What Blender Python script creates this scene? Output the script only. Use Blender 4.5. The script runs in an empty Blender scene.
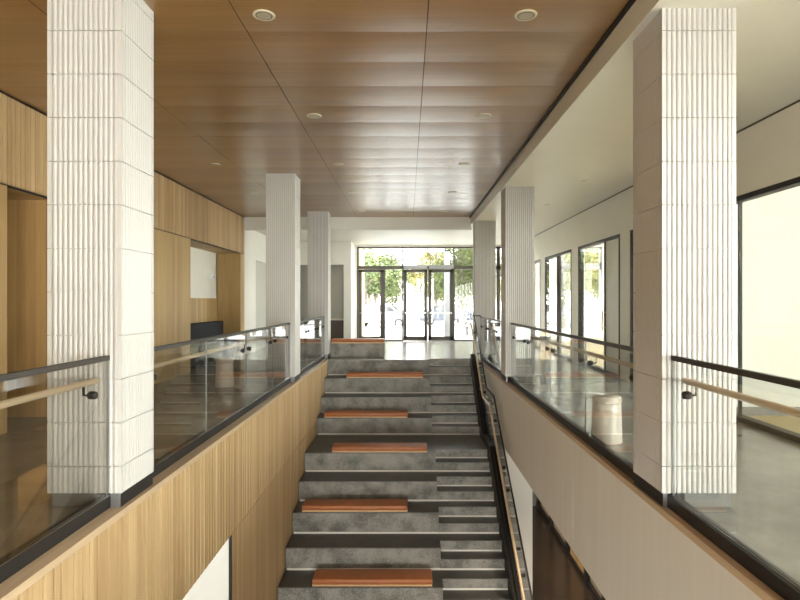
import bpy, bmesh, math, random
from mathutils import Vector, Matrix
random.seed(7)
S = bpy.context.scene
COL = S.collection

# ---------------------------------------------------------------- camera
cam_d = bpy.data.cameras.new('camera'); cam = bpy.data.objects.new('camera', cam_d); COL.objects.link(cam)
cam.location = (0, 0, 1.42); cam.rotation_euler = (math.pi/2, 0, 0)
cam_d.sensor_width = 36; cam_d.lens = 580/800*36
cam_d.shift_x = -7/800; cam_d.shift_y = 1.5/800
cam_d.clip_start = .05; cam_d.clip_end = 500
S.camera = cam
# ---------------------------------------------------------------- light
S.view_settings.view_transform = 'Standard'; S.view_settings.look = 'None'
S.view_settings.gamma = 1; S.view_settings.use_curve_mapping = False
S.view_settings.exposure = 1.95
SKY = 5.0
w = bpy.data.worlds.new('sky'); S.world = w; w.use_nodes = True
wn = w.node_tree.nodes; wl = w.node_tree.links
bg = wn['Background']; bg.inputs['Strength'].default_value = SKY
tc = wn.new('ShaderNodeTexCoord'); sx = wn.new('ShaderNodeSeparateXYZ'); wl.new(tc.outputs['Generated'], sx.inputs[0])
rp = wn.new('ShaderNodeValToRGB'); wl.new(sx.outputs[2], rp.inputs[0]); dm = wn.new('ShaderNodeMapRange'); wl.new(sx.outputs[1], dm.inputs['Value'])
dm.inputs['From Min'].default_value = 0.0; dm.inputs['From Max'].default_value = .8; dm.inputs['To Min'].default_value = 1.0; dm.inputs['To Max'].default_value = .6
vm = wn.new('ShaderNodeVectorMath'); vm.operation = 'SCALE'; wl.new(rp.outputs[0], vm.inputs[0]); dx = wn.new('ShaderNodeMapRange'); wl.new(sx.outputs[0], dx.inputs['Value'])
dx.inputs['From Min'].default_value = 0.15; dx.inputs['From Max'].default_value = .8; dx.inputs['To Min'].default_value = 1.0; dx.inputs['To Max'].default_value = 1.5
mm = wn.new('ShaderNodeMath'); mm.operation = 'MULTIPLY'; wl.new(dm.outputs[0], mm.inputs[0]); wl.new(dx.outputs[0], mm.inputs[1]); wl.new(mm.outputs[0], vm.inputs['Scale']); wl.new(vm.outputs[0], bg.inputs[0])
rp.color_ramp.elements[0].position = 0.0; rp.color_ramp.elements[0].color = (1.0, .965, .91, 1)
rp.color_ramp.elements[1].position = .7; rp.color_ramp.elements[1].color = (.93, .96, 1, 1)
sd = bpy.data.lights.new('sun', 'SUN'); sd.energy = 2.0; sd.angle = .01; sd.color = (1, .95, .85)
sun = bpy.data.objects.new('sun', sd); COL.objects.link(sun); sun.location = (-10, -10, 30)
sun.rotation_euler = Vector((.55, .45, -.7)).to_track_quat('-Z', 'Y').to_euler()

def portal(name, loc, direction, sx_, sz_):
    d = bpy.data.lights.new(name, 'AREA'); d.shape = 'RECTANGLE'; d.size = sx_; d.size_y = sz_
    d.cycles.is_portal = True
    o = bpy.data.objects.new(name, d); COL.objects.link(o); o.location = loc
    o.rotation_euler = Vector(direction).to_track_quat('-Z', 'Y').to_euler()
portal('portal_entrance', (1.05, 20.98, 1.7), (0, -1, 0), 5.8, 3.4)
portal('portal_rear', (2.365, -7.13, 1.68), (0, 1, 0), 3.13, 3.4)
portal('portal_rear_lower', (-.2, -7.13, -2.17), (0, 1, 0), 8.2, 3.5)
portal('portal_room_near', (8.36, -2, 1.7), (-1, 0, 0), 10, 3.2)
portal('portal_room_far', (8.36, 12.1, 1.7), (-1, 0, 0), 8.2, 3.2)

# ---------------------------------------------------------------- materials
def new_mat(name):
    m = bpy.data.materials.new(name); m.use_nodes = True
    return m, m.node_tree.nodes, m.node_tree.links, m.node_tree.nodes['Principled BSDF']

def plain(name, col, rough=.5, metal=0, spec=.5, var=.04, scale=3, bump=0):
    m, n, l, b = new_mat(name)
    b.inputs['Roughness'].default_value = rough; b.inputs['Metallic'].default_value = metal
    b.inputs['Specular IOR Level'].default_value = spec
    t = n.new('ShaderNodeTexCoord'); z = n.new('ShaderNodeTexNoise'); z.inputs['Scale'].default_value = scale
    z.inputs['Detail'].default_value = 5
    l.new(t.outputs['Object'], z.inputs['Vector'])
    r = n.new('ShaderNodeValToRGB'); l.new(z.outputs['Fac'], r.inputs[0])
    r.color_ramp.elements[0].position = .3; r.color_ramp.elements[1].position = .7
    r.color_ramp.elements[0].color = tuple(c*(1-var) for c in col)+(1,)
    r.color_ramp.elements[1].color = tuple(min(1, c*(1+var)) for c in col)+(1,)
    l.new(r.outputs[0], b.inputs['Base Color'])
    if bump:
        bp = n.new('ShaderNodeBump'); bp.inputs['Strength'].default_value = bump; bp.inputs['Distance'].default_value = .01
        l.new(z.outputs['Fac'], bp.inputs['Height']); l.new(bp.outputs[0], b.inputs['Normal'])
    return m

def wood(name, dark, light, grain, across=None, pitch=.1, rough=.45, spec=.4, idw=.45, fine=60, coat=0):
    """grain: axis 0..2 the fibres run along; boards repeat along axis `across` every `pitch` metres"""
    m, n, l, b = new_mat(name)
    b.inputs['Roughness'].default_value = rough; b.inputs['Specular IOR Level'].default_value = spec
    b.inputs['Coat Weight'].default_value = coat; b.inputs['Coat Roughness'].default_value = .27
    t = n.new('ShaderNodeTexCoord')
    mp = n.new('ShaderNodeMapping'); l.new(t.outputs['Object'], mp.inputs[0])
    sc = [fine]*3; sc[grain] = fine*.035; mp.inputs['Scale'].default_value = sc
    z = n.new('ShaderNodeTexNoise'); z.inputs['Scale'].default_value = 1; z.inputs['Detail'].default_value = 4; z.inputs['Distortion'].default_value = .6
    l.new(mp.outputs[0], z.inputs['Vector'])
    mp2 = n.new('ShaderNodeMapping'); l.new(t.outputs['Object'], mp2.inputs[0])
    s2 = [5.0]*3; s2[grain] = .5; mp2.inputs['Scale'].default_value = s2
    z2 = n.new('ShaderNodeTexNoise'); z2.inputs['Scale'].default_value = 1; z2.inputs['Detail'].default_value = 3
    l.new(mp2.outputs[0], z2.inputs['Vector'])
    mix = n.new('ShaderNodeMath'); mix.operation = 'MULTIPLY_ADD'; mix.inputs[1].default_value = .5
    l.new(z.outputs['Fac'], mix.inputs[0])
    h = n.new('ShaderNodeMath'); h.operation = 'MULTIPLY'; h.inputs[1].default_value = .5
    l.new(z2.outputs['Fac'], h.inputs[0]); l.new(h.outputs[0], mix.inputs[2])
    fac = mix.outputs[0]
    if across is not None:
        s = n.new('ShaderNodeSeparateXYZ'); l.new(t.outputs['Object'], s.inputs[0])
        d = n.new('ShaderNodeMath'); d.operation = 'DIVIDE'; d.inputs[1].default_value = pitch; l.new(s.outputs[across], d.inputs[0])
        f = n.new('ShaderNodeMath'); f.operation = 'FLOOR'; l.new(d.outputs[0], f.inputs[0])
        wnz = n.new('ShaderNodeTexWhiteNoise'); wnz.noise_dimensions = '1D'; l.new(f.outputs[0], wnz.inputs['W'])
        a = n.new('ShaderNodeMath'); a.operation = 'SUBTRACT'; a.inputs[1].default_value = .5; l.new(wnz.outputs['Value'], a.inputs[0])
        k = n.new('ShaderNodeMath'); k.operation = 'MULTIPLY_ADD'; k.inputs[1].default_value = idw; l.new(a.outputs[0], k.inputs[0]); l.new(fac, k.inputs[2])
        fac = k.outputs[0]
    r = n.new('ShaderNodeValToRGB'); l.new(fac, r.inputs[0])
    r.color_ramp.elements[0].position = .25; r.color_ramp.elements[1].position = .75
    r.color_ramp.elements[0].color = dark+(1,); r.color_ramp.elements[1].color = light+(1,)
    l.new(r.outputs[0], b.inputs['Base Color'])
    return m

def concrete(name, dark, light, rough=.5, scale=1.4, spec=.5, speck=0.0, bump=.0):
    m, n, l, b = new_mat(name)
    b.inputs['Roughness'].default_value = rough; b.inputs['Specular IOR Level'].default_value = spec
    t = n.new('ShaderNodeTexCoord')
    z = n.new('ShaderNodeTexNoise'); z.inputs['Scale'].default_value = scale; z.inputs['Detail'].default_value = 8; z.inputs['Roughness'].default_value = .65
    l.new(t.outputs['Object'], z.inputs['Vector'])
    z2 = n.new('ShaderNodeTexNoise'); z2.inputs['Scale'].default_value = 90; z2.inputs['Detail'].default_value = 3
    l.new(t.outputs['Object'], z2.inputs['Vector'])
    k = n.new('ShaderNodeMath'); k.operation = 'MULTIPLY_ADD'; k.inputs[1].default_value = .25 + speck
    l.new(z2.outputs['Fac'], k.inputs[0]); l.new(z.outputs['Fac'], k.inputs[2])
    r = n.new('ShaderNodeValToRGB'); l.new(k.outputs[0], r.inputs[0])
    mid = .5+.5*(.25+speck)
    r.color_ramp.elements[0].position = mid-.18; r.color_ramp.elements[1].position = mid+.22
    r.color_ramp.elements[0].color = dark+(1,); r.color_ramp.elements[1].color = light+(1,)
    l.new(r.outputs[0], b.inputs['Base Color'])
    if bump:
        bp = n.new('ShaderNodeBump'); bp.inputs['Strength'].default_value = bump; bp.inputs['Distance'].default_value = .01
        l.new(k.outputs[0], bp.inputs['Height']); l.new(bp.outputs[0], b.inputs['Normal'])
    return m

def glass(name, tint=(.95, .97, .95), base=.04):
    m = bpy.data.materials.new(name); m.use_nodes = True
    n, l = m.node_tree.nodes, m.node_tree.links
    n.remove(n['Principled BSDF']); out = n['Material Output']
    lw = n.new('ShaderNodeLayerWeight'); lw.inputs['Blend'].default_value = .5
    p = n.new('ShaderNodeMath'); p.operation = 'POWER'; p.inputs[1].default_value = 5; l.new(lw.outputs['Facing'], p.inputs[0])
    a = n.new('ShaderNodeMath'); a.operation = 'MULTIPLY_ADD'; a.inputs[1].default_value = 1-base; a.inputs[2].default_value = base
    l.new(p.outputs[0], a.inputs[0])
    tr = n.new('ShaderNodeBsdfTransparent'); tr.inputs[0].default_value = tint+(1,)
    gl = n.new('ShaderNodeBsdfGlossy'); gl.inputs['Roughness'].default_value = 0.0
    mx = n.new('ShaderNodeMixShader'); l.new(a.outputs[0], mx.inputs[0]); l.new(tr.outputs[0], mx.inputs[1]); l.new(gl.outputs[0], mx.inputs[2])
    l.new(mx.outputs[0], out.inputs['Surface'])
    return m

M = {}
M['white'] = plain('white_paint', (.78, .76, .71), .6, var=.015)
M['partition'] = plain('beige_paint', (.62, .61, .575), .6, var=.015)
M['cream'] = plain('cream_paint', (.80, .78, .70), .6, var=.015)
M['soffit'] = plain('soffit_paint', (.74, .715, .64), .4, var=.015)
M['fascia'] = wood('pale_fibre_panel', (.73, .70, .665), (.80, .775, .74), 2, None, rough=.5, fine=14)
M['slat'] = wood('oak_slats', (.39, .25, .12), (.60, .425, .235), 2, 1, .095, .5, .3, .28)
M['oak'] = wood('oak_boards', (.38, .24, .098), (.57, .395, .18), 2, 1, .12, .45, .35, .35)
M['oakx'] = wood('oak_boards_facing', (.34, .19, .075), (.52, .32, .13), 2, 0, .12, .45, .35, .5)
M['oaky'] = wood('oak_ledge', (.43, .305, .19), (.61, .46, .31), 1, None, rough=.4)
M['rail'] = wood('rail_wood', (.52, .38, .235), (.68, .52, .35), 1, None, rough=.35)
M['ceil'] = wood('walnut_ceiling', (.22, .108, .031), (.36, .195, .066), 0, 1, .61, .34, .8, .25, 26, .65)
M['tile'] = plain('glazed_white_tile', (.545, .525, .51), .4, var=.02, spec=.4, scale=2)
M['joint'] = plain('grey_grout', (.30, .28, .26), .8)
M['floor'] = concrete('polished_concrete', (.165, .153, .135), (.335, .315, .28), .19, .9, .6)
M['riser'] = concrete('cast_concrete', (.095, .09, .079), (.30, .285, .255), .6, 3.2, .4, .5, .3)
M['tread'] = concrete('shaded_tread_concrete', (.048, .045, .04), (.10, .094, .085), .35, 2.0, .5)  # polished treads, with their shade darkened into the colour
M['strip'] = plain('pale_strip', (.78, .76, .71), .5)  # thin pale strip along the foot of each riser
M['black'] = plain('black_metal', (.018, .016, .015), .5, .0, .3)
M['bronze'] = plain('dark_bronze', (.042, .036, .031), .5, .0, .35)
M['frame'] = plain('grey_bronze_frame', (.085, .075, .065), .4, .3, .5)
M['steel'] = plain('brushed_steel', (.55, .54, .52), .25, 1.0, .5)
M['greymetal'] = plain('grey_plate', (.30, .30, .31), .3, .6)
M['leather'] = plain('tan_leather', (.40, .135, .045), .45, var=.06, scale=8, bump=.05)
M['plywood'] = plain('pale_plywood', (.66, .42, .22), .5, var=.1, scale=20)
M['fabric'] = plain('black_fabric', (.012, .013, .018), .8, var=.2, scale=50)
M['glass'] = glass('rail_glass', (.95, .955, .945), .045)
M['pane'] = glass('window_glass', (.96, .98, .97), .04)
M['edge'] = plain('glass_edge', (.30, .32, .31), .2)
M['carpet'] = plain('tan_carpet', (.50, .40, .24), .95, var=.2, scale=120)
M['grey'] = plain('grey_paint', (.17, .165, .155), .5, var=.02)
M['doorcream'] = plain('cream_door_paint', (.88, .85, .76), .4, var=.01)
M['lgrey'] = plain('light_grey_paint', (.52, .51, .46), .5, var=.02)
M['dbrown'] = plain('dark_brown_laminate', (.085, .06, .048), .4)
M['plastic'] = plain('white_plastic', (.85, .85, .84), .3)
M['ring'] = plain('cream_lamp_ring', (.62, .55, .40), .4)
M['lens'] = plain('lamp_reflector', (.46, .41, .31), .35, .3)
M['ceramic'] = plain('glazed_ceramic', (.72, .63, .54), .12, var=.04, spec=.7)
M['asphalt'] = concrete('asphalt', (.2, .2, .2), (.3, .3, .3), .8, .5)
M['paving'] = concrete('paving', (.2, .195, .185), (.28, .275, .26), .8, .8)
M['leafg'] = plain('green_leaves', (.065, .085, .02), .6, var=.6, scale=.9)
M['leafy'] = plain('yellow_leaves', (.13, .115, .028), .6, var=.5, scale=.9)
M['bark'] = plain('bark', (.16, .12, .09), .9, var=.3, scale=6)
M['carw'] = plain('white_car_paint', (.42, .42, .42), .3, spec=.4)
M['cars'] = plain('silver_car_paint', (.16, .17, .18), .35, .2, .4)
M['card'] = plain('dark_car_paint', (.05, .06, .08), .2, spec=.7)
M['tyre'] = plain('tyre_rubber', (.02, .02, .02), .8)
M['carglass'] = plain('car_glass', (.03, .035, .04), .08, spec=.8)
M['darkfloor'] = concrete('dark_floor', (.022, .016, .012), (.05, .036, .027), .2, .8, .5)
M['taupe'] = plain('taupe_panel', (.36, .29, .22), .35)

# ---------------------------------------------------------------- builders
class MB:
    def __init__(s, org=(0, 0, 0)): s.bm = bmesh.new(); s.org = Vector(org); s.smooth = False
    def v(s, p): return s.bm.verts.new(Vector(p)-s.org)
    def box(s, a, b, bev=0):
        x0, x1 = sorted((a[0], b[0])); y0, y1 = sorted((a[1], b[1])); z0, z1 = sorted((a[2], b[2]))
        P = [s.v(p) for p in ((x0,y0,z0),(x1,y0,z0),(x1,y1,z0),(x0,y1,z0),(x0,y0,z1),(x1,y0,z1),(x1,y1,z1),(x0,y1,z1))]
        F = [s.bm.faces.new([P[i] for i in f]) for f in ((3,2,1,0),(4,5,6,7),(0,1,5,4),(1,2,6,5),(2,3,7,6),(3,0,4,7))]
        if bev:
            E = list({e for f in F for e in f.edges})
            bmesh.ops.bevel(s.bm, geom=E, offset=bev, segments=3, affect='EDGES', profile=.5)
        return s
    def prism(s, pts, axis, a, b):
        """closed 2D polygon extruded along axis from a to b; pts are the two other coordinates in order"""
        def mk(p, t):
            q = list(p); q.insert(axis, t); return s.v(q)
        A = [mk(p, a) for p in pts]; B = [mk(p, b) for p in pts]; n = len(pts)
        s.bm.faces.new(A[::-1]); s.bm.faces.new(B)
        for i in range(n): s.bm.faces.new((A[i], A[(i+1) % n], B[(i+1) % n], B[i]))
        return s
    def tube(s, path, r, n=10, rad=None):
        rings = []; path = [Vector(p) for p in path]
        for i, p in enumerate(path):
            t = (path[min(i+1, len(path)-1)]-path[max(i-1, 0)]).normalized()
            up = Vector((0, 0, 1)) if abs(t.z) < .95 else Vector((1, 0, 0))
            u = t.cross(up).normalized(); w_ = u.cross(t)
            rr = rad[i] if rad else r
            rings.append([s.v(p+rr*(math.cos(2*math.pi*k/n)*u+math.sin(2*math.pi*k/n)*w_)) for k in range(n)])
        for a, b in zip(rings, rings[1:]):
            for k in range(n): s.bm.faces.new((a[k], a[(k+1) % n], b[(k+1) % n], b[k]))
        s.bm.faces.new(rings[0][::-1]); s.bm.faces.new(rings[-1])
        return s
    def lathe(s, prof, c, n=32):
        """prof: (radius, z) pairs; caps both ends"""
        rings = [[s.v((c[0]+r*math.cos(2*math.pi*k/n), c[1]+r*math.sin(2*math.pi*k/n), c[2]+z)) for k in range(n)] for r, z in prof]
        for a, b in zip(rings, rings[1:]):
            for k in range(n): s.bm.faces.new((a[k], a[(k+1) % n], b[(k+1) % n], b[k]))
        s.bm.faces.new(rings[0][::-1]); s.bm.faces.new(rings[-1])
        return s
    def build(s, name, mat, parent=None, smooth=False):
        bmesh.ops.recalc_face_normals(s.bm, faces=s.bm.faces)
        me = bpy.data.meshes.new(name); s.bm.to_mesh(me); s.bm.free()
        me.materials.append(mat)
        if smooth:
            for p in me.polygons: p.use_smooth = True
            me.set_sharp_from_angle(angle=math.radians(40))
        o = bpy.data.objects.new(name, me); COL.objects.link(o)
        if parent is not None: o.parent = parent
        else: o.location = s.org
        return o

def box(name, a, b, mat, parent=None, bev=0, org=(0, 0, 0)):
    return MB(org).box(a, b, bev).build(name, mat, parent)
def struct(o): o['kind'] = 'structure'; return o
def tag(o, label, cat, group=None):
    o['label'] = label; o['category'] = cat; o['kind'] = 'thing'
    if group: o['group'] = group
    return o
def thing(name, loc, label, cat, group=None):
    o = bpy.data.objects.new(name, None); COL.objects.link(o); o.location = loc; o.empty_display_size = .1
    return tag(o, label, cat, group)
def copy_tree(o, parent=None):
    c = o.copy(); COL.objects.link(c); c.parent = parent
    for ch in list(o.children): copy_tree(ch, c)
    return c
def ribs(mb, x, dx, y0, y1, z0, z1, pitch, gap, back):
    """continuous ribbed sheet in the plane x, ribs stand out by dx, closed at the back plane `back`"""
    pts = []; y = y0; rnd = random.Random(3)
    while y < y1-.001:
        p = pitch*rnd.choice((.75, 1, 1, 1.3)); e = min(y+p, y1)
        pts += [(x, y), (x+dx, y+.004), (x+dx, max(y+.006, e-gap)), (x, max(y+.008, e-gap+.003))]
        y = e
    pts += [(x, y1), (back, y1), (back, y0)]
    mb.prism(pts, 2, z0, z1)
    return mb

L, R = -1.95, 1.757            # faces of the two stair walls
WL, WR = -4.33, 3.93           # outer walls of the upper floor
HC, HS = 3.67, 3.44            # timber ceiling, white soffit
HD = 2.67                      # heads of openings
YB, YF = 15.44, 20.85          # bulkhead, entrance glazing
LOW = -3.936                   # lower floor

# ---------------------------------------------------------------- floors
f = MB(); f.box((-5.6, -7, -.30), (-2.0, 14.2, 0)); f.box((1.80, -7, -.30), (WR, 14.2, 0)); f.box((-5.6, 14.2, -.30), (.54, 21.0, 0)); f.box((.54, 14.48, -.30), (1.80, 21.0, 0)); f.box((1.80, 14.2, -.30), (WR, 21.0, 0))
f.box((-2.0, -1.4, -.25), (1.8, .55, 0))
struct(f.build('floor', M['floor']))
struct(box('floor_carpet', (WR, -7, -.30), (8.3, 20.9, .004), M['carpet']))
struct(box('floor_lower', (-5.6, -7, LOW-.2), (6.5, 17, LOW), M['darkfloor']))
struct(box('ceiling_lower', (1.80, -7, -1.21), (6.5, 17, -1.15), M['white']))

# ---------------------------------------------------------------- timber ceiling of bowed boards
def ceiling():
    mb = MB(); xs = [WL+.0, -2.82, -1.33, .162, 1.66]; y = -7.0; rnd = random.Random(11); off = .0
    y = 5.45-.61*20
    while y < YB-.01:
        y1 = min(y+.61, YB)
        for i in range(4):
            a, b = xs[i]+.004, xs[i+1]-.004; sag = rnd.uniform(.003, .0085); tilt = rnd.uniform(-.0008, .0008); N = 8
            g = .0001
            rows = []
            for k in range(N+1):
                t = k/N; yy = y+g+(y1-y-2*g)*t; z = HC-sag*4*t*(1-t)+tilt*(t-.5)
                rows.append((mb.v((a, yy, z)), mb.v((b, yy, z))))
            for p, q in zip(rows, rows[1:]): mb.bm.faces.new((p[0], q[0], q[1], p[1]))
        y = y1
    o = mb.build('ceiling', M['ceil'], smooth=True); struct(o)
    bb = MB(); bb.box((WL-1.4, -7.2, HC+.012), (1.9, YB+.2, HC+.2)); k = bb.build('ceiling_backing', M['black'], o)
ceiling()
struct(box('ceiling_soffit', (1.705, -7.2, HS), (8.4, YB, HS+.35), M['soffit']))
struct(box('ceiling_foyer', (-5.6, YB+.0, HS+.001), (8.4, 21.2, HS+.35), M['soffit']))
struct(box('wall_fascia', (1.69, -7.2, HS-.004), (1.71, YB, HC-.02), M['soffit']))
struct(box('ceiling_gap_shade', (1.655, -7.2, HC-.03), (1.70, YB, HC+.01), M['black']))  # black strip stands in for the shadow gap beside the timber ceiling
struct(box('wall_bulkhead', (WL, YB-.02, HS-.11), (1.71, YB+.18, HC+.02), M['white']))

# ---------------------------------------------------------------- left stair wall (oak slats)
wl_ = MB(); ribs(wl_, L-.026, .026, -7, 14.26, -1.17, -.055, .095, .018, L-.06)
wsl = struct(wl_.build('wall_stair_left', M['slat']))
ww = MB(); ribs(ww, L-.010, .006, 6.46, 14.6, LOW, -1.185, .075, .006, L-.06)
ww.build('lower_panel', M['slat'], wsl)
box('backing_panel', (L-.12, -7, -1.17), (L-.06, 14.26, -.05), M['white'], wsl); box('lower_backing', (L-.12, 6.47, LOW), (L-.06, 14.26, -1.17), M['white'], wsl)
struct(box('wall_lower_lobby', (-5.6, 6.455, LOW), (L-.03, 6.60, -1.15), M['white']))
struct(box('ceiling_lower_left', (-5.6, -7, -1.2), (-2.0, 6.5, -1.15), M['white']))
box('end_trim', (L-.03, 6.44, LOW), (L+.002, 6.46, -1.185), M['black'], wsl)
struct(box('trim_2', (-2.10, -7, -.045), (L+.012, 14.25, 0.001), M['oaky']))
# right stair wall (pale panels)
rw = MB(); ys = [-7, -2.86, 1.64, 6.14, 10.64, 14.19]
for a, b in zip(ys, ys[1:]): rw.box((R, a+.007, -1.22), (R+.04, b-.007, -.05))
wsr = struct(rw.build('wall_stair_right', M['fascia']))
box('backing_panel', (R+.003, -7, -1.215), (R+.06, 14.19, -.05), M['white'], wsr)
struct(box('wall_lower_corridor', (R+.004, 10.4, LOW), (2.25, 15.2, -1.15), M['white']))
struct(box('trim_3', (R-.012, -7, -.045), (1.90, 14.25, 0.001), M['oaky']))

# lower level to the right: panelled wall with posts
struct(box('wall_lower_back', (-5.6, 14.62, LOW), (1.75, 14.75, -.3), M['grey']))
wlr = struct(box('wall_lower_right', (3.44, -7, LOW), (3.6, 16, -1.2), M['taupe']))
box('skirting_strip', (3.38, -7, LOW), (3.44, 15.2, LOW+.10), M['black'], wlr)
for y in (6.0, 8.5, 9.9, 10.9, 12.2, 13.6, 14.9): box('post', (3.35, y, LOW), (3.44, y+.09, -1.2), M['black'], wlr)
for y in (8.8, 11.2): box('panel', (3.41, y, LOW+.1), (3.44, y+.9, -1.25), M['oak'], wlr)
wle = struct(box('wall_lower_end', (1.9, 15.2, LOW), (3.7, 15.4, -1.2), M['grey']))
box('panel', (1.92, 15.12, LOW), (2.45, 15.2, -1.3), M['oakx'], wle)
struct(box('wall_lower_left', (-5.7, -7, LOW), (-5.6, 17, -.3), M['white']))

for y in (3.0, 7.5, 12.0):  # added lamps with housings, out of view, to brighten the dark corridor
    og = (2.6, y, -1.21); t = thing('added_corridor_fill', og, 'added round fill light, out of view, above the dark corridor beside the stairs', 'ceiling light', 'added fill lights')
    MB(og).lathe([(.12, -.05), (.14, -.03), (.14, 0)], og, 24).build('housing', M['plastic'], t)
    ld = bpy.data.lights.new('added_fill_lamp', 'SPOT'); ld.energy = 70; ld.spot_size = 2.6; ld.spot_blend = .6; ld.shadow_soft_size = .1; ld.color = (1, .85, .68)
    lo_ = bpy.data.objects.new('added_fill_lamp', ld); COL.objects.link(lo_); lo_.location = (2.6, y, -1.30)
# ---------------------------------------------------------------- left oak wall with alcoves
wl = MB()
ribs(wl, WL-.012, .012, -7, YB, HD+.02, HC-.02, .085, .012, WL-.1)
wleft = struct(wl.build('wall_left', M['slat']))
box('reveal_strip', (WL-.05, -7, HD), (WL-.03, YB, HD+.02), M['black'], wleft)
box('shadow_gap', (WL-.012, -7, HC-.025), (WL+.006, YB, HC-.012), M['black'], wleft)
for a, b in ((-7, 6.28), (9.9, 11.6), (15.07, YB)):
    box('panel', (WL-.62, a, 0), (WL, b, HD), M['oak'], wleft)
box('panel', (WL-.62, 7.13, 0), (WL-.002, 9.9, HD), M['oakx'], wleft)
box('alcove_head', (WL-1.2, -7, HD), (WL-.05, YB, HD+.06), M['oak'], wleft)
box('alcove_side', (WL-1.25, 15.07, 0), (WL-.60, 15.2, HD), M['oakx'], wleft)
box('alcove_side', (WL-1.25, 7.13, 0), (WL-.60, 7.25, HD), M['oakx'], wleft)
struct(box('wall_alcove', (WL-.75, 7.2, 0), (WL-.62, 15.1, HD), M['cream']))
struct(box('wall_outer_left', (-5.7, -7, -.3), (-5.6, 21, HC), M['white']))
struct(box('baseboard_alcove', (WL-.62, 11.6, 0), (WL-.60, 15.07, 1.50), M['oak']))
# foyer, left end
fl = MB(); fl.box((WL-.12, YB, 0), (WL, 16.6, HS)); fl.box((WL-.12, 16.6, 2.6), (WL, 19.6, HS)); fl.box((WL-.12, 18.4, 0), (WL, 19.6, 2.6))
struct(fl.build('wall_foyer_left', M['white']))
struct(box('door_1', (WL-.10, 16.6, 0), (WL-.06, 18.4, 2.6), M['lgrey']))
fe = MB(); fe.box((WL-.1, 19.5, 2.66), (-1.88, 19.65, HS)); fe.box((-2.13, 19.5, 0), (-1.88, 19.65, 2.66)); fe.box((WL-.1, 19.5, 0), (-3.65, 19.65, 2.66))
fe.box((-1.96, 19.65, 0), (-1.88, 21.0, HS))
struct(fe.build('wall_foyer_end', M['white']))
struct(box('wall_recess', (-5.5, 20.15, 0), (-1.90, 20.25, HS), M['lgrey']))
# rear glazing of the building, behind the camera
wr = MB()
wr.box((-5.7, -7.2, HC-.3), (8.4, -7, HC+.3)); wr.box((-5.7, -7.2, LOW-.2), (WL, -7, HC)); wr.box((WR, -7.2, LOW-.2), (8.4, -7, HC)); wr.box((WL, -7.2, -.4), (WR, -7, 0)); wr.box((WL, -7.2, 0), (.8, -7, HC))
struct(wr.build('wall_rear', M['white']))
w9 = MB()
for i in range(7): x = WL+(WR-WL)*i/6; w9.box((x-.04, -7.15, LOW), (x+.04, -7.05, HC))
w9 = struct(w9.build('window_1', M['frame']))
box('pane', (WL, -7.11, LOW), (WR, -7.10, -.4), M['pane'], w9); box('pane', (.8, -7.11, 0), (WR, -7.10, HC-.3), M['pane'], w9)

# ---------------------------------------------------------------- right wall with glazed openings
wr = MB(); T = .14
wr.box((WR, -7, HD), (WR+T, 21, HS))
for a, b in ((-7, -6.6), (10.2, 10.7), (13.3, 13.86), (16.5, 17.1), (19.6, 21)): wr.box((WR, a, 0), (WR+T, b, HD))
struct(wr.build('wall_right', M['cream']))
struct(box('soffit_gap_shade', (WR-.006, -7, HS-.02), (WR+.02, YF-.1, HS+.01), M['dbrown']))  # dark strip drawn as the shade of the gap under the soffit
def glazing(name, y0, y1, mull, bot=.06):
    m = MB(); fw = .05; thin = lambda y: .05 if y > 8 or y < -6 else .022
    m.box((WR-.01, y0, HD-.06), (WR+.11, y1, HD)); m.box((WR-.01, y0, 0), (WR+.11, y1, bot))
    for y in [y0, y1-fw]+[a for a in mull]: m.box((WR-.01, y, bot), (WR+(.11 if y > 8 else .03), y+thin(y), HD-.06))
    o = struct(m.build(name, M['black']))
    ed = [y0]+list(mull)+[y1-fw]
    for a, b in zip(ed, ed[1:]): box('pane', (WR+.010, a+thin(a), bot), (WR+.020, b, HD-.06), M['pane'], o)
    return o
glazing('window_2', -6.6, 10.2, (-3, -.5, 2.0, 4.5, 6.85))
d2 = glazing('window_3', 10.7, 13.3, (11.50,))
hd = MB(); hd.tube([(WR-.07, 11.47, .85), (WR-.07, 11.47, 1.25)], .014); hd.tube([(WR-.07, 11.47, .9), (WR, 11.47, .9)], .01); hd.tube([(WR-.07, 11.47, 1.2), (WR, 11.47, 1.2)], .01)
dl = struct(box('door_5', (WR+.01, 10.76, .02), (WR+.055, 11.49, HD-.065), M['doorcream'])); hd.build('door_pull', M['steel'], dl)
glazing('window_4', 13.86, 16.5, (15.15,))
glazing('window_5', 17.1, 19.6, (18.3,))
# rooms behind
struct(box('wall_room_partition', (WR+T, 7.22, 0), (8.3, 7.36, HS), M['partition']))
struct(box('baseboard_partition', (WR+T, 7.20, 0), (8.2, 7.22, .11), M['grey']))
wo = MB(); wo.box((8.2, -7, 0), (8.34, 7.2, .12)); wo.box((8.2, -7, 3.25), (8.34, 7.2, HS)); wo.box((8.2, 7.2, 0), (8.34, 21, .5)); wo.box((8.2, 7.2, 3.0), (8.34, 21, HS))
for a, b in ((10.2, 10.8), (13, 13.6), (16, 16.6), (19, 21)): wo.box((8.2, a, .5), (8.34, b, 3.0))
wo.box((8.2, 3.0, .1), (8.34, 8.2, 3.3))
struct(wo.build('wall_outer_right', M['cream']))
w6 = MB()
for a, b in ((-7, -4), (-4, -1), (-1, 2), (2, 3.0), (8.2, 10.2), (10.8, 13), (13.6, 16), (16.6, 19)):
    w6.box((8.24, a, .5), (8.30, a+.05, 3.0)); w6.box((8.24, b-.05, .5), (8.30, b, 3.0)); w6.box((8.24, a, .5), (8.30, b, .55)); w6.box((8.24, a, 2.95), (8.30, b, 3.0))
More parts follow.
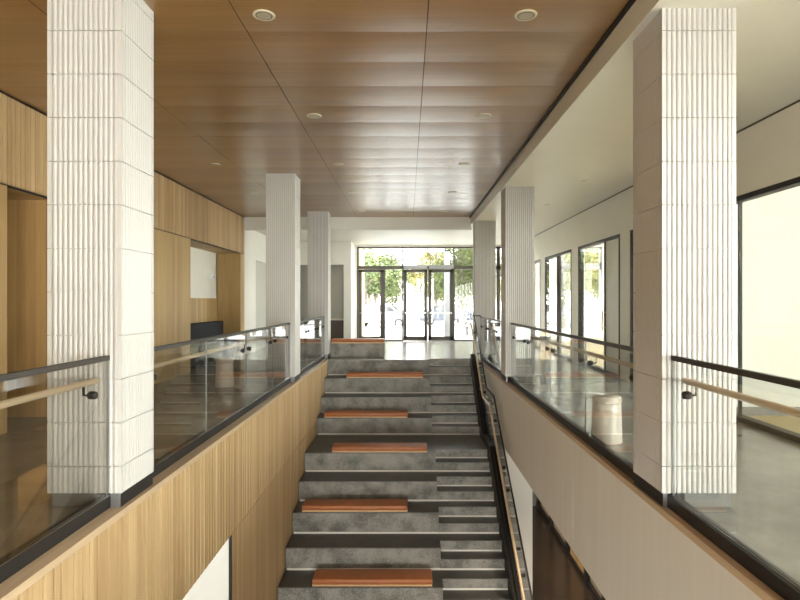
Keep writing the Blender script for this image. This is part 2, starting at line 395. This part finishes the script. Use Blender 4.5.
w6 = struct(w6.build('window_6', M['frame'])); box('pane', (8.265, -7, .12), (8.275, 3.0, 3.25), M['pane'], w6); box('pane', (8.265, 8.2, .5), (8.275, 16, 3.0), M['pane'], w6)

# ---------------------------------------------------------------- entrance glazing
def facade():
    y0, y1 = YF-.06, YF+.06
    px = lambda p: (p-407)*YF/580
    zt = 1.42+(301.5-247)*YF/580; zb0, zb1 = 1.42+(301.5-269.2)*YF/580, 1.42+(301.5-266)*YF/580
    m = MB()
    xr = WR-.02
    m.box((px(357), y0, zt-.05), (xr, y1, zt)); m.box((px(357), y0, zb0), (xr, y1, zb1))
    for a, b in ((357, 358.6), (402, 403.4), (453, 454.6), (473, 475), (496.5, 500)): m.box((px(a), y0, 0), (px(b), y1, zt))
    m.box((px(384.2), y0, 0), (px(385.2), y1, zb0))
    m.box((px(385), y0, 0), (px(402), y1, .05)); m.box((px(454), y0, 0), (xr, y1, .05)); m.box((xr-.05, y0, 0), (xr, y1, zt))
    o = struct(m.build('window_7', M['frame']))
    ed = [357, 403, 453.5, 474, 498]; ex = [px(e) for e in ed]+[xr]
    for a, b in zip(ex, ex[1:]): box('pane', (a+.03, YF-.006, zb1), (b-.03, YF+.006, zt-.05), M['pane'], o)
    for a, b in ((385, 402.6), (454, 473.6), (474.5, 497)): box('pane', (px(a), YF-.006, .05), (px(b), YF+.006, zb0), M['pane'], o)
    box('pane', (px(499.5), YF-.006, .05), (xr-.05, YF+.006, zb0), M['pane'], o)
    hb = MB(); hb.box((px(403.4), y0-.08, zb1-.10), (px(427), y0, zb1+.03)); hb.box((px(429), y0-.08, zb1-.10), (px(453.6), y0, zb1+.03))
    hb.build('door_operator', M['greymetal'], o)
    def leaf(name, a, b, sl, sr, hinge):
        A, B = px(a), px(b); d = MB(); t0, t1 = YF-.03, YF+.03
        d.box((A, t0, .01), (px(a+sl), t1, zb0-.01)); d.box((px(b-sr), t0, .01), (B, t1, zb0-.01))
        d.box((A, t0, zb0-.11), (B, t1, zb0-.01)); d.box((A, t0, .01), (B, t1, .17))
        dd = struct(d.build(name, M['frame']))
        box('pane', (px(a+sl), YF-.006, .17), (px(b-sr), YF+.006, zb0-.11), M['pane'], dd)
        pb = MB(); pb.box((px(a+sl*.4), YF-.14, .985), (px(b-sr*.4), YF-.10, 1.035), .008); pb.box((px(a+sl*.4), YF-.12, .99), (px(a+sl*.8), YF-.02, 1.03)); pb.box((px(b-sr*.8), YF-.12, .99), (px(b-sr*.4), YF-.02, 1.03))
        pb.build('push_bar', M['steel'], dd)
    leaf('door_2', 358.7, 384.1, 3.2, 3.8, 0)
    leaf('door_3', 403.5, 427.3, 3.2, 3.0, 0)
    leaf('door_4', 428.2, 452.9, 3.2, 3.2, 0)
    # wall above and to the right, with the far room's front window
    wm = MB(); wm.box((-2.0, YF-.1, zt), (8.4, YF+.1, HS)); wm.box((-2.0, YF-.1, 0), (px(357), YF+.1, zt))
    wm.box((WR-.02, YF-.1, 0), (5.42, YF+.1, zt)); wm.box((6.98, YF-.1, 0), (8.4, YF+.1, zt)); wm.box((5.42, YF-.1, 0), (6.98, YF+.1, .45))
    struct(wm.build('wall_entrance', M['white']))
    r = MB()
    for x in (5.42, 6.9): r.box((x, y0, .45), (x+.08, y1, zt))
    r.box((5.42, y0, zt-.06), (6.98, y1, zt)); r.box((5.42, y0, zb0), (6.98, y1, zb1+.1)); r.box((5.42, y0, .45), (6.98, y1, .52))
    o = struct(r.build('window_8', M['greymetal'])); box('pane', (5.5, YF-.006, .52), (6.9, YF+.006, zt-.06), M['pane'], o)
    # outer porch: oak side wall and grey frame posts
    struct(box('wall_porch', (-1.86, 21.0, -.05), (-1.72, 23.3, 3.4), M['oak']))
    p = MB()
    for a, b in ((-1.80, -1.72), (1.50, 1.72)): p.box((a, 23.3, -.05), (b, 23.42, 3.5))
    p.box((-1.8, 23.3, 3.42), (1.72, 23.42, 3.5))
    struct(p.build('trim_5', M['greymetal']))
facade()

# ---------------------------------------------------------------- staircase
ST, SR = .565, .3556
N = [8.706, 9.271, 9.836, 10.40, 10.99, 12.49, 13.06, 13.62, 14.19]
Z = [-2.869+SR*i if i < 5 else -1.446+SR*(i-4) for i in range(9)]; Z[8] = 0.0
XS0, XS1, XS2 = L+.012, .54, 1.56
def staircase():
    t = thing('staircase', (0, 8.7, LOW), 'grey concrete staircase of tall seating tiers beside a narrow flight of steps', 'staircase')
    og = t.location
    lo = [(N[0]-ST*2, Z[0]-2*SR), (N[0]-ST, Z[0]-SR)]
    levels = lo+list(zip(N, Z))
    r = MB(og); tr = MB(og)
    for i, (y, z) in enumerate(levels[:-1]):
        yn = levels[i+1][0]; zb = levels[i-1][1] if i else LOW
        r.box((XS0, y, LOW), (XS1, yn+.02, z-.012))
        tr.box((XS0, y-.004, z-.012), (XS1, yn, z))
        box('riser_foot_strip', (XS0+.02, y-.012, zb), (XS1-.002, y, zb+.028), M['strip'], t, 0, og)
    r.box((XS0, N[8], LOW), (XS1, 14.2, -.012)); box('riser_foot_strip', (XS0+.02, N[8]-.012, Z[7]), (XS1, N[8], Z[7]+.022), M['strip'], t, 0, og)
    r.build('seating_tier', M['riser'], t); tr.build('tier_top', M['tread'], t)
    r = MB(og); tr = MB(og)
    small = []
    for i, (y, z) in enumerate(levels):
        small += [(y, z-SR/2), (y+ST/2, z)]
    for i, (y, z) in enumerate(small[:-1]):
        yn = small[i+1][0]; zb = small[i-1][1] if i else LOW
        r.box((XS1, y, LOW), (XS2, yn+.01, z-.01)); tr.box((XS1, y-.004, z-.01), (XS2, yn, z)); box('riser_foot_strip', (XS1+.002, y-.01, zb), (XS2, y, zb+.024), M['strip'], t, 0, og)
    r.box((XS1, 14.4725, -1), (XS2, 14.49, -.01)); box('riser_foot_strip', (XS1+.002, 14.4625, small[-2][1]), (XS2, 14.4725, small[-2][1]+.018), M['strip'], t, 0, og)
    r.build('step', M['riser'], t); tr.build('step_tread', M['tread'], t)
    g = MB(og); g.box((L+.001, N[0]-ST*2, LOW), (XS0, 14.19, -1.2)); 
    # stringer plate at the right end of the steps
    s = MB(og); off = .13
    pl = [(N[0]-ST*2-.28, LOW), (N[0]-ST*2-.28, LOW+.25), (10.97, -1.446+off), (11.95, -1.446+off), (14.19, off), (14.30, off), (14.30, -.3), (11.95, -1.75), (10.97, -1.75), (9, -3.1), (N[0]-ST, LOW)]
    s.prism(pl, 0, XS2, XS2+.05); s.build('stringer', M['black'], t)
    b = MB(og); b.box((XS0, 14.75, 0), (-.575, 15.30, SR)); b.build('top_block', M['riser'], t)
    return t
staircase()

# seat pads
def cushion(y, z, x0, x1, label):
    z += .002; og = (x0, y, z); t = thing('seat_cushion', og, label, 'seat cushion', 'tan leather cushions on the seating tiers')
    box('base_board', (x0+.006, y+.02, z), (x1-.006, y+.37, z+.025), M['plywood'], t, 0, og)
    m = MB(og); m.box((x0, y+.015, z+.025), (x1, y+.375, z+.105), .022)
    m.build('pad', M['leather'], t, True)
    p = MB(og); c = [(x0+.012, y+.014, z+.062), (x1-.012, y+.014, z+.062)]; p.tube(c, .005, 6)
    p.build('piping', M['leather'], t)
A, B = (-1.79, .015), (-1.43, .385)
for i, xx, lb in ((0, B, 'tan leather cushion lying on the lowest seating tier in view'),
                  (2, A, 'tan leather cushion two tiers up from the lowest one in view'),
                  (4, B, 'tan leather cushion at the edge of the deep landing tier'),
                  (5, A, 'tan leather cushion on the first tier above the landing'),
                  (7, B, 'tan leather cushion one tier below the upper floor')):
    cushion(N[i], Z[i], xx[0], xx[1], lb)
cushion(14.745, SR, -1.93, -.58, 'tan leather cushion covering the whole top concrete block before the entrance doors')

# ---------------------------------------------------------------- fluted tile columns
def column_mesh(w, top, org):
    pitch_n = 13; cs = .028; dep = .013; seg = 7
    def loop(inset):
        P = []; h = w/2
        for side in range(4):
            q = [(-h+cs*.0, -h), (-h+cs, -h)]
            rw_ = (w-2*cs)/pitch_n
            for i in range(pitch_n):
                for u, v_ in ((0, 1), (.15, 1), (.18, .5), (.30, .18), (.44, .04), (.575, 0), (.71, .04), (.85, .18), (.97, .5)):
                    q.append((-h+cs+rw_*(i+u), -h+dep*v_))
            q.append((h-cs, -h+dep*.0))
            for (x, y) in q:
                for _ in range(side): x, y = -y, x
                P.append((x*(1-inset), y*(1-inset)))
        return P
    A, Bq = loop(0), loop(.06)
    mb = MB((0, 0, 0))
    zs = []; z = .10; nz = .288; g = .005
    while z < top-.001:
        e = min(nz, top); zs.append((z, e-(g if e < top else 0))); z = e; nz = e+.30
    rings = []
    for a, b in zs:
        rings += [(A, a), (A, b), (Bq, b), (Bq, b+g)] if b < top-.001 else [(A, a), (A, b)]
    vr = [[mb.v((x, y, z)) for x, y in lp] for lp, z in rings]; n = len(A)
    for a, b in zip(vr, vr[1:]):
        for k in range(n): mb.bm.faces.new((a[k], a[(k+1) % n], b[(k+1) % n], b[k]))
    mb.bm.faces.new(vr[0][::-1]); mb.bm.faces.new(vr[-1])
    return mb
CG = None
def make_column(label, cx, cy, top, side):
    w = .51; s = 1 if side > 0 else -1
    t = thing('tiled_column', (cx, cy, 0), label, 'column')
    column_mesh(w, top, None).build('tile_cladding', M['tile'], t)
    box('base', (-w/2+.02 if s > 0 else -w/2+.165, -w/2+.02, 0.001), (w/2-.165 if s > 0 else w/2-.02, w/2-.02, .099), M['grey'], t)
    box('base_trim', (s*(w/2-(.072 if s > 0 else .037)), -w/2+.0115, .001), (s*(w/2-.010), w/2+.005, .098), M['black'], t)
    x0 = s*(w/2-(.075 if s > 0 else .037)); x1 = s*(w/2-.010)
    box('corner_plate', (x0, -w/2+.001, .001), (x1, -w/2+.0105, .099), M['greymetal'], t)
    return t
cl, cr = -1.965-.255, 1.755+.255
wd = .51
c1 = make_column('white fluted tile column up to timber ceiling, cut off by the top of the picture', cl, 3.99+.255, HC, 1)
c1['label'] = 'largest white fluted tile column, rising past the oak slatted stair wall'
c2 = copy_tree(c1); c2.location = (cl, 10.17+.255, 0); c2['label'] = 'white fluted tile column at the middle of the oak walled stair side'
c3 = copy_tree(c1); c3.location = (cl, 14.43+.255, 0); c3['label'] = 'white fluted tile column beside the top concrete block with the cushion'
d1 = make_column('largest white fluted tile column under the white soffit, rising past the pale stair wall', cr, 3.99+.255, HS, -1)
d2_ = copy_tree(d1); d2_.location = (cr-.02, 10.20+.255, 0); d2_['label'] = 'white fluted tile column under the soffit at the far end of the long glass balustrade'
d3 = copy_tree(d1); d3.location = (cr-.045, 14.50+.255, 0); d3['label'] = 'white fluted tile column beside the head of the narrow steps, right of the entrance doors'

# ---------------------------------------------------------------- glass balustrades
def bracket(t, og, s, xg, y, xr, zr):
    b = MB(og)
    d = 1 if xr > xg else -1
    b.tube([(xg-d*.026, y, zr-.075), (xg-d*.022, y, zr-.075), (xg-d*.010, y, zr-.075), (xg+d*.018, y, zr-.075), (xg+d*.028, y, zr-.075), (xg+d*.032, y, zr-.075)], .026, 16, [.012, .022, .027, .027, .022, .012])
    b.tube([(xg+d*.02, y, zr-.075), (xr, y, zr-.075), (xr, y, zr-.015)], .009, 8)
    b.build('bracket', M['black'], t)
def balustrade(label, side, y0, y1, joints, brackets, rail=True, hr=(0, 0), shoe=None):
    xg = -2.057 if side < 0 else 1.83; d = side
    og = (xg, y0, 0)
    t = thing('glass_balustrade', og, label, 'balustrade')
    s0, s1 = shoe or (y0, y1)
    a, b = (xg-.035, xg+.035)
    if side < 0: a, b = -2.115, -2.042
    else: a, b = 1.795, 1.862
    box('base_shoe', (a, s0, 0.002), (b, s1, .085), M['black'], t, 0, og)
    sh = MB(og); sh.box((xg-.012, s0+.01, .085), (xg-.008, s1-.01, .090)); sh.box((xg+.008, s0+.01, .085), (xg+.012, s1-.01, .090)); sh.build('gasket', M['steel'], t)
    ed = [y0]+list(joints)+[y1]
    for p, q in zip(ed, ed[1:]):
      gp_ = box('glass_panel', (xg-.007, p+.006, .06), (xg+.007, q-.006, 1.02), M['glass'], t, 0, og)
      for e in (q-.006,): box('polished_edge', (xg-.007, e, .085), (xg+.007, e+.0015, 1.015), M['edge'], gp_, 0, og)
    box('cap_rail', (xg-.016, y0, 1.015), (xg+.016, y1, 1.05), M['bronze'], t, .003, og)
    if rail:
        xr = xg+d*.062; r0, r1 = hr
        m = MB(og); m.tube([(xr, r0-.03, 0.88), (xr, r0, 0.88), (xr, r1, 0.88), (xr, r1+.02, 0.88)], .021, 14, [.015, .021, .021, .015]); m.build('handrail', M['rail'], t, True)
        for y in brackets: bracket(t, og, d, xg, y, xr, 0.88)
    return t
balustrade('glass balustrade on the oak slatted wall before the largest column', -1, .7, 3.985, (1.0, 2.48), (1.2, 2.6, 3.80), True, (.75, 3.95), (.7, 4.0))
balustrade('long glass balustrade on the oak slatted wall between two white columns', -1, 4.51, 10.16, (5.95, 7.42, 8.89), (4.7, 5.8, 6.1, 7.27, 7.57, 8.74, 9.04, 9.95), True, (4.6, 10.05), (3.99, 10.16))
balustrade('short glass balustrade on the oak slatted wall behind the middle column', -1, 10.70, 14.40, (11.95, 13.2), (10.9, 11.8, 12.1, 13.05, 13.35, 14.2), True, (10.8, 14.3), (10.16, 14.45))
balustrade('glass balustrade on the pale panel wall before the largest column', 1, .7, 3.985, (1.0, 2.48), (1.2, 2.6, 3.80), True, (.75, 3.95), (.7, 4.0))
balustrade('long glass balustrade on the pale panel wall between two columns, before the ceramic stool', 1, 4.51, 10.16, (5.95, 7.42, 8.89), (4.7, 5.8, 6.1, 7.27, 7.57, 8.74, 9.04, 9.95), True, (4.6, 10.05), (3.99, 10.16))
balustrade('short glass balustrade on the pale panel wall beside the top of the narrow steps', 1, 10.72, 14.45, (11.95, 13.2), (11.8, 12.1, 13.05, 13.35, 14.2), True, (10.82, 14.3), (10.16, 14.45))

def stair_rail():
    xg = 1.64; xr = 1.565; og = (xg, 10.97, -1.446)
    t = thing('stair_railing', og, 'glass stair railing with wooden handrail running down the narrow steps', 'railing')
    sl = SR/ST
    def zn(y): return -1.446-(10.97-y)*sl if y < 10.97 else -1.446 if y < 11.95 else -1.446+(y-11.95)*(1.446/2.24)
    nod = [7.0, 10.97, 11.95, 14.20]
    def path(o): return [(y, zn(y)+o) for y in nod]
    def band(o0, o1, extra=0): return path(o0)+path(o1)[::-1]
    m = MB(og); p = band(.0, .13); m.prism(p, 0, xg-.028, xg+.03); m.build('base_shoe', M['black'], t)
    cuts = [7.0, 8.3, 9.6, 10.96, 11.96, 13.1, 14.2]
    for a, b in zip(cuts, cuts[1:]):
        m = MB(og); m.prism([(a+.006, zn(a)+.1), (b-.006, zn(b)+.1), (b-.006, zn(b)+1.075), (a+.006, zn(a)+1.075)], 0, xg-.006, xg+.006); m.build('glass_panel', M['glass'], t)
    cp = path(1.07)+[(14.36, 1.055)]
    q = cp+[(y, z+.026) for y, z in cp][::-1]
    m = MB(og); m.prism(q, 0, xg-.012, xg+.012); m.box((xg-.01, 14.34, 1.055), (1.83, 14.38, 1.081)); m.build('cap_rail', M['black'], t)
    hp = [(xr, 7.0, zn(7)+.87), (xr, 10.95, -.576), (xr, 11.05, -.55), (xr, 11.85, -.55), (xr, 11.98, -.535), (xr, 14.1, .83), (xr, 14.2, 0.88), (xr, 14.5, 0.88)]
    m = MB(og); m.tube(hp, .02, 12); m.build('handrail', M['rail'], t, True)
    for y in (7.6, 8.15, 8.5, 9.4, 9.8, 10.75, 12.2, 13.0, 13.3, 14.0):
        z = zn(y)+.87; b = MB(og)
        b.tube([(xg+.02, y, z-.075), (xg-.03, y, z-.075)], .024, 12); b.tube([(xg-.02, y, z-.075), (xr, y, z-.075), (xr, y, z-.01)], .008, 8)
        b.build('bracket', M['black'], t)
stair_rail()

# ---------------------------------------------------------------- downlights
def downlight(x, y, z, label, group, mats=('ring', 'lens'), r=.088):
    og = (x, y, z); t = thing('downlight', og, label, 'ceiling light', group)
    m = MB(og); n = 28
    pr = [(r*.72, -.0), (r*.74, -.010), (r*.97, -.012), (r, -.002), (r, .004)]
    m.lathe([(r, .0), (r, -.008), (r*.95, -.012), (r*.74, -.012), (r*.70, -.004), (r*.70, -.002)], og, n); m.build('ring', M[mats[0]], t, True)
    m = MB(og); m.lathe([(r*.66, -.0135), (r*.66, -.003), (r*.3, -.003)], og, n); m.build('reflector', M[mats[1]], t, True)
    m = MB(og); m.lathe([(r*.735, -.0125), (r*.735, -.0115)], og, n); m.build('shadow_gap', M['black'], t)
DN = ['nearest the top edge', 'second from the top edge', 'third from the top edge', 'fourth from the top edge', 'closest to the entrance']
rows = {0: (-1.12, [4.54, 7.0, 9.47, 11.9, 14.4], 'round ceiling downlight in the row left of the centre joint, '),
        1: (.93, [4.54, 7.0, 9.47, 11.9, 14.4], 'round ceiling downlight in the row right of the centre joint, '),
        2: (-3.15, [7.0, 9.5, 11.9, 14.4], 'round ceiling downlight in the timber ceiling near the oak wall, ')}
ordn = ['first', 'second', 'third', 'fourth', 'fifth']
for k, (x, ys, lb) in rows.items():
    for i, y in enumerate(ys): downlight(x, y, HC-.003, lb+ordn[i]+' from the camera', 'timber ceiling downlights')
for i, y in enumerate((9.64, 12.08)): downlight(2.93, y, HS, 'small white downlight in the white soffit, '+ordn[i]+' beyond the largest column', 'soffit downlights', ('plastic', 'ring'), .07)

# ---------------------------------------------------------------- furniture
def stool(x, y, label):
    og = (x, y, 0); t = thing('ceramic_stool', og, label, 'stool', None)
    m = MB(og); m.lathe([(.150, 0), (.155, .012), (.150, .10), (.143, .30), (.140, .385), (.132, .395)], og, 40); m.build('body', M['ceramic'], t, True)
    m = MB(og); m.lathe([(.132, .395), (.142, .402), (.145, .425), (.138, .455), (.120, .468), (.02, .470)], og, 40); m.build('seat', M['ceramic'], t, True)
stool(2.03, 5.90, 'pale ceramic drum stool on the bright floor below the glazed openings')
stool(-3.05, 9.70, 'pale ceramic drum stool on the dark floor before the oak wall')

og = (-4.6, 14.0, 0)
t = thing('upholstered_bench', og, 'black upholstered bench with a high back in the oak alcove', 'bench')
box('backrest', (-4.93, 12.2, .30), (-4.73, 14.95, .925), M['fabric'], t, .03, og)
box('seat', (-4.73, 12.2, .30), (-4.38, 14.95, .46), M['fabric'], t, .03, og)
box('plinth', (-4.90, 12.25, 0), (-4.45, 14.9, .30), M['black'], t, 0, og)

og = (-4.95, 14.55, 2.04)
t = thing('wall_alarm', og, 'small white square alarm unit on the cream alcove wall', 'alarm')
box('housing', (-4.95, 14.44, 1.97), (-4.85, 14.60, 2.11), M['plastic'], t, .006, og)
box('lens', (-4.85, 14.48, 2.0), (-4.835, 14.56, 2.05), M['tile'], t, .004, og)

og = (-2.7, 20.3, 0)
t = thing('reception_counter', og, 'low dark brown counter with a pale top in the grey recess', 'counter')
box('body', (-3.5, 19.72, 0), (-2.0, 20.13, .78), M['dbrown'], t, 0, og)
box('worktop', (-3.5, 19.69, .78), (-2.0, 20.14, .82), M['soffit'], t, 0, og)

# ---------------------------------------------------------------- outside
gp = MB(); P = [gp.v(p) for p in ((-60, 21.05, -.06), (60, 21.05, -.06), (60, 30, -.10), (-60, 30, -.10), (60, 46, -.5), (-60, 46, -.5), (70, 110, -.3), (-70, 110, -.3))]
for q in ((0, 1, 2, 3), (3, 2, 4, 5), (5, 4, 6, 7)): gp.bm.faces.new([P[i] for i in q])
struct(gp.build('ground', M['paving']))

def car(x, y, z, rz, paint, label):
    t = thing('car', (x, y, z), label, 'car')
    t.rotation_euler = (0, 0, rz)
    m = MB(); W = .9
    prof = [(-2.2, .3), (-2.25, .62), (-2.15, .95), (-1.7, 1.02), (-1.35, 1.08), (-.85, 1.55), (-.1, 1.66), (.9, 1.62), (1.55, 1.15), (2.05, 1.02), (2.2, .75), (2.2, .35)]
    m.prism(prof, 1, -W, W); bmesh.ops.bevel(m.bm, geom=list(m.bm.edges), offset=.05, segments=2, affect='EDGES')
    m.build('body', paint, t, True)
    for s in (-1, 1):
        g = MB(); g.prism([(-1.2, 1.1), (-.8, 1.48), (-.12, 1.58), (.85, 1.54), (1.35, 1.14)], 1, s*(W-.02), s*(W+.012)); g.build('side_window', M['carglass'], t)
        for wx in (-1.4, 1.35):
            h = MB(); h.tube([(wx, s*(W-.22), .33), (wx, s*(W+.02), .33)], .33, 22); wh = h.build('wheel', M['tyre'], t)
            h = MB(); h.tube([(wx, s*(W+.021), .33), (wx, s*(W+.035), .33)], .20, 16); h.build('hub_cap', M['steel'], wh)
    g = MB(); g.prism([(-1.4, 1.06), (-.88, 1.55), (-.90, 1.57), (-1.43, 1.08)], 1, -W+.12, W-.12); g.build('windscreen', M['carglass'], t)
    g = MB(); g.prism([(1.6, 1.14), (.96, 1.62), (.93, 1.60), (1.57, 1.12)], 1, -W+.12, W-.12); g.build('rear_window', M['carglass'], t)
    for s in (-1, 1): box('headlamp', (-2.27, s*.55-.18, .70), (-2.17, s*.55+.18, .84), M['plastic'], t, .02)
    return t
car(-1.9, 42, -.42, math.radians(175), M['carw'], 'white car parked outside beyond the single glass door')
car(3.2, 48, -.48, math.radians(5), M['card'], 'dark car parked outside beyond the double glass doors')
car(11.6, 36, -.26, math.radians(10), M['cars'], 'silver car parked outside beyond the wide opening in the white wall')
car(9.5, 40, -.36, math.radians(-8), M['card'], 'dark car parked outside beyond the narrow opening in the white wall')
car(-5.5, 50, -.49, math.radians(0), M['cars'], 'silver car parked outside behind the white one')

def tree_parts(kind, seed):
    rnd = random.Random(seed); tr = MB()
    H = 7.5
    tr.tube([(0, 0, -.3), (.05, 0, 1.5), (.0, .1, 3.2), (.1, 0, 5.0), (0, 0, 6.5)], .2, 8, [.24, .18, .15, .1, .04])
    tips = [(0, 0, 6.3)]
    for i in range(9):
        a = rnd.uniform(0, 6.28); z = rnd.uniform(1.8, 5); r = rnd.uniform(1.2, 2.4)
        e = (r*math.cos(a), r*math.sin(a), z+rnd.uniform(.6, 1.6)); tr.tube([(0, 0, z), (e[0]*.5, e[1]*.5, z+.6), e], .06, 6, [.08, .05, .02]); tips.append(e)
    lf = MB()
    for e in tips:
        for c in range(4):
            cc = Vector(e)+Vector((rnd.gauss(0, .5), rnd.gauss(0, .5), rnd.gauss(0, .4))); R_ = rnd.uniform(.7, 1.15)
            for k in range(170):
                d = Vector((rnd.gauss(0, 1), rnd.gauss(0, 1), rnd.gauss(0, 1))).normalized()*R_*rnd.uniform(.5, 1)
                p = cc+d; u = Vector((rnd.gauss(0, 1), rnd.gauss(0, 1), rnd.gauss(0, 1))).normalized(); v_ = u.orthogonal().normalized()
                s_ = rnd.uniform(.09, .17)
                lf.bm.faces.new([lf.v(p+u*s_), lf.v(p+v_*s_*.6), lf.v(p-u*s_), lf.v(p-v_*s_*.6)])
    return tr, lf
def make_tree(kind, seed):
    t = thing('tree', (0, 0, 0), '', 'tree')
    tr, lf = tree_parts(kind, seed); tr.build('trunk', M['bark'], t); lf.build('crown', M['leafg' if kind == 'g' else 'leafy'], t)
    return t
tp = {'g': make_tree('g', 1), 'y': make_tree('y', 5)}; used = set()
TR = [(-5.2, 34, .9, 'g', 'green tree outside beyond the single glass door'),
      (-3.4, 62, .9, 'y', 'yellow leaved tree outside behind the white car'),
      (2.9, 57, .9, 'y', 'yellow leaved tree outside between the double glass doors'),
      (3.3, 35, .8, 'g', 'green tree outside beyond the sidelight next to the double doors'),
      (7.6, 28, .75, 'y', 'yellow leaved tree outside near the column by the narrow steps'),
      (2.2, 74, 1.1, 'g', 'green tree far outside behind the dark car'),
      (13.2, 46, .95, 'y', 'yellow leaved tree outside beyond the wide opening in the white wall'),
      (16.5, 36, .9, 'g', 'green tree outside beside the silver car beyond the white wall'),
      (10.6, 53, .9, 'g', 'green tree outside beyond the narrow opening in the white wall'),
      (-3.2, 44, .85, 'g', 'green tree outside between the white car and the far silver car'),
      (5.6, 46, .9, 'y', 'yellow leaved tree outside behind the sidelight next to the double doors'),
      (-5, 78, 1.2, 'g', 'green tree farthest behind the white car'),
      (8.6, 82, 1.2, 'g', 'green tree farthest behind the narrow steps column'),
      (15.5, 60, 1.0, 'g', 'green tree outside far behind the wide opening in the white wall'),
      (-13, 68, 1.1, 'y', 'yellow leaved tree far outside behind the silver car')]
for i, (x, y, s, k, lb) in enumerate(TR):
    o = copy_tree(tp[k]) if k in used else tp[k]; used.add(k)
    o.location = (x, y, -.35); o.scale = (s, s, s); o.rotation_euler = (0, 0, i*1.3); o['label'] = lb
def planter(x0, x1, y, label):
    og = ((x0+x1)/2, y, -.1); t = thing('outdoor_bench', og, label, 'bench')
    for i in range(3): box('slat', (x0, y+i*.14, .28), (x1, y+i*.14+.11, .32), M['dbrown'], t, 0, og)
    for x in (x0+.15, x1-.25): box('leg', (x, y+.02, -.1), (x+.1, y+.38, .28), M['bronze'], t, 0, og)
planter(-2.15, -.85, 25.5, 'low dark slatted bench outside the single glass door')
planter(2.45, 3.3, 25.5, 'low dark slatted bench outside by the sidelight beyond the narrow steps')
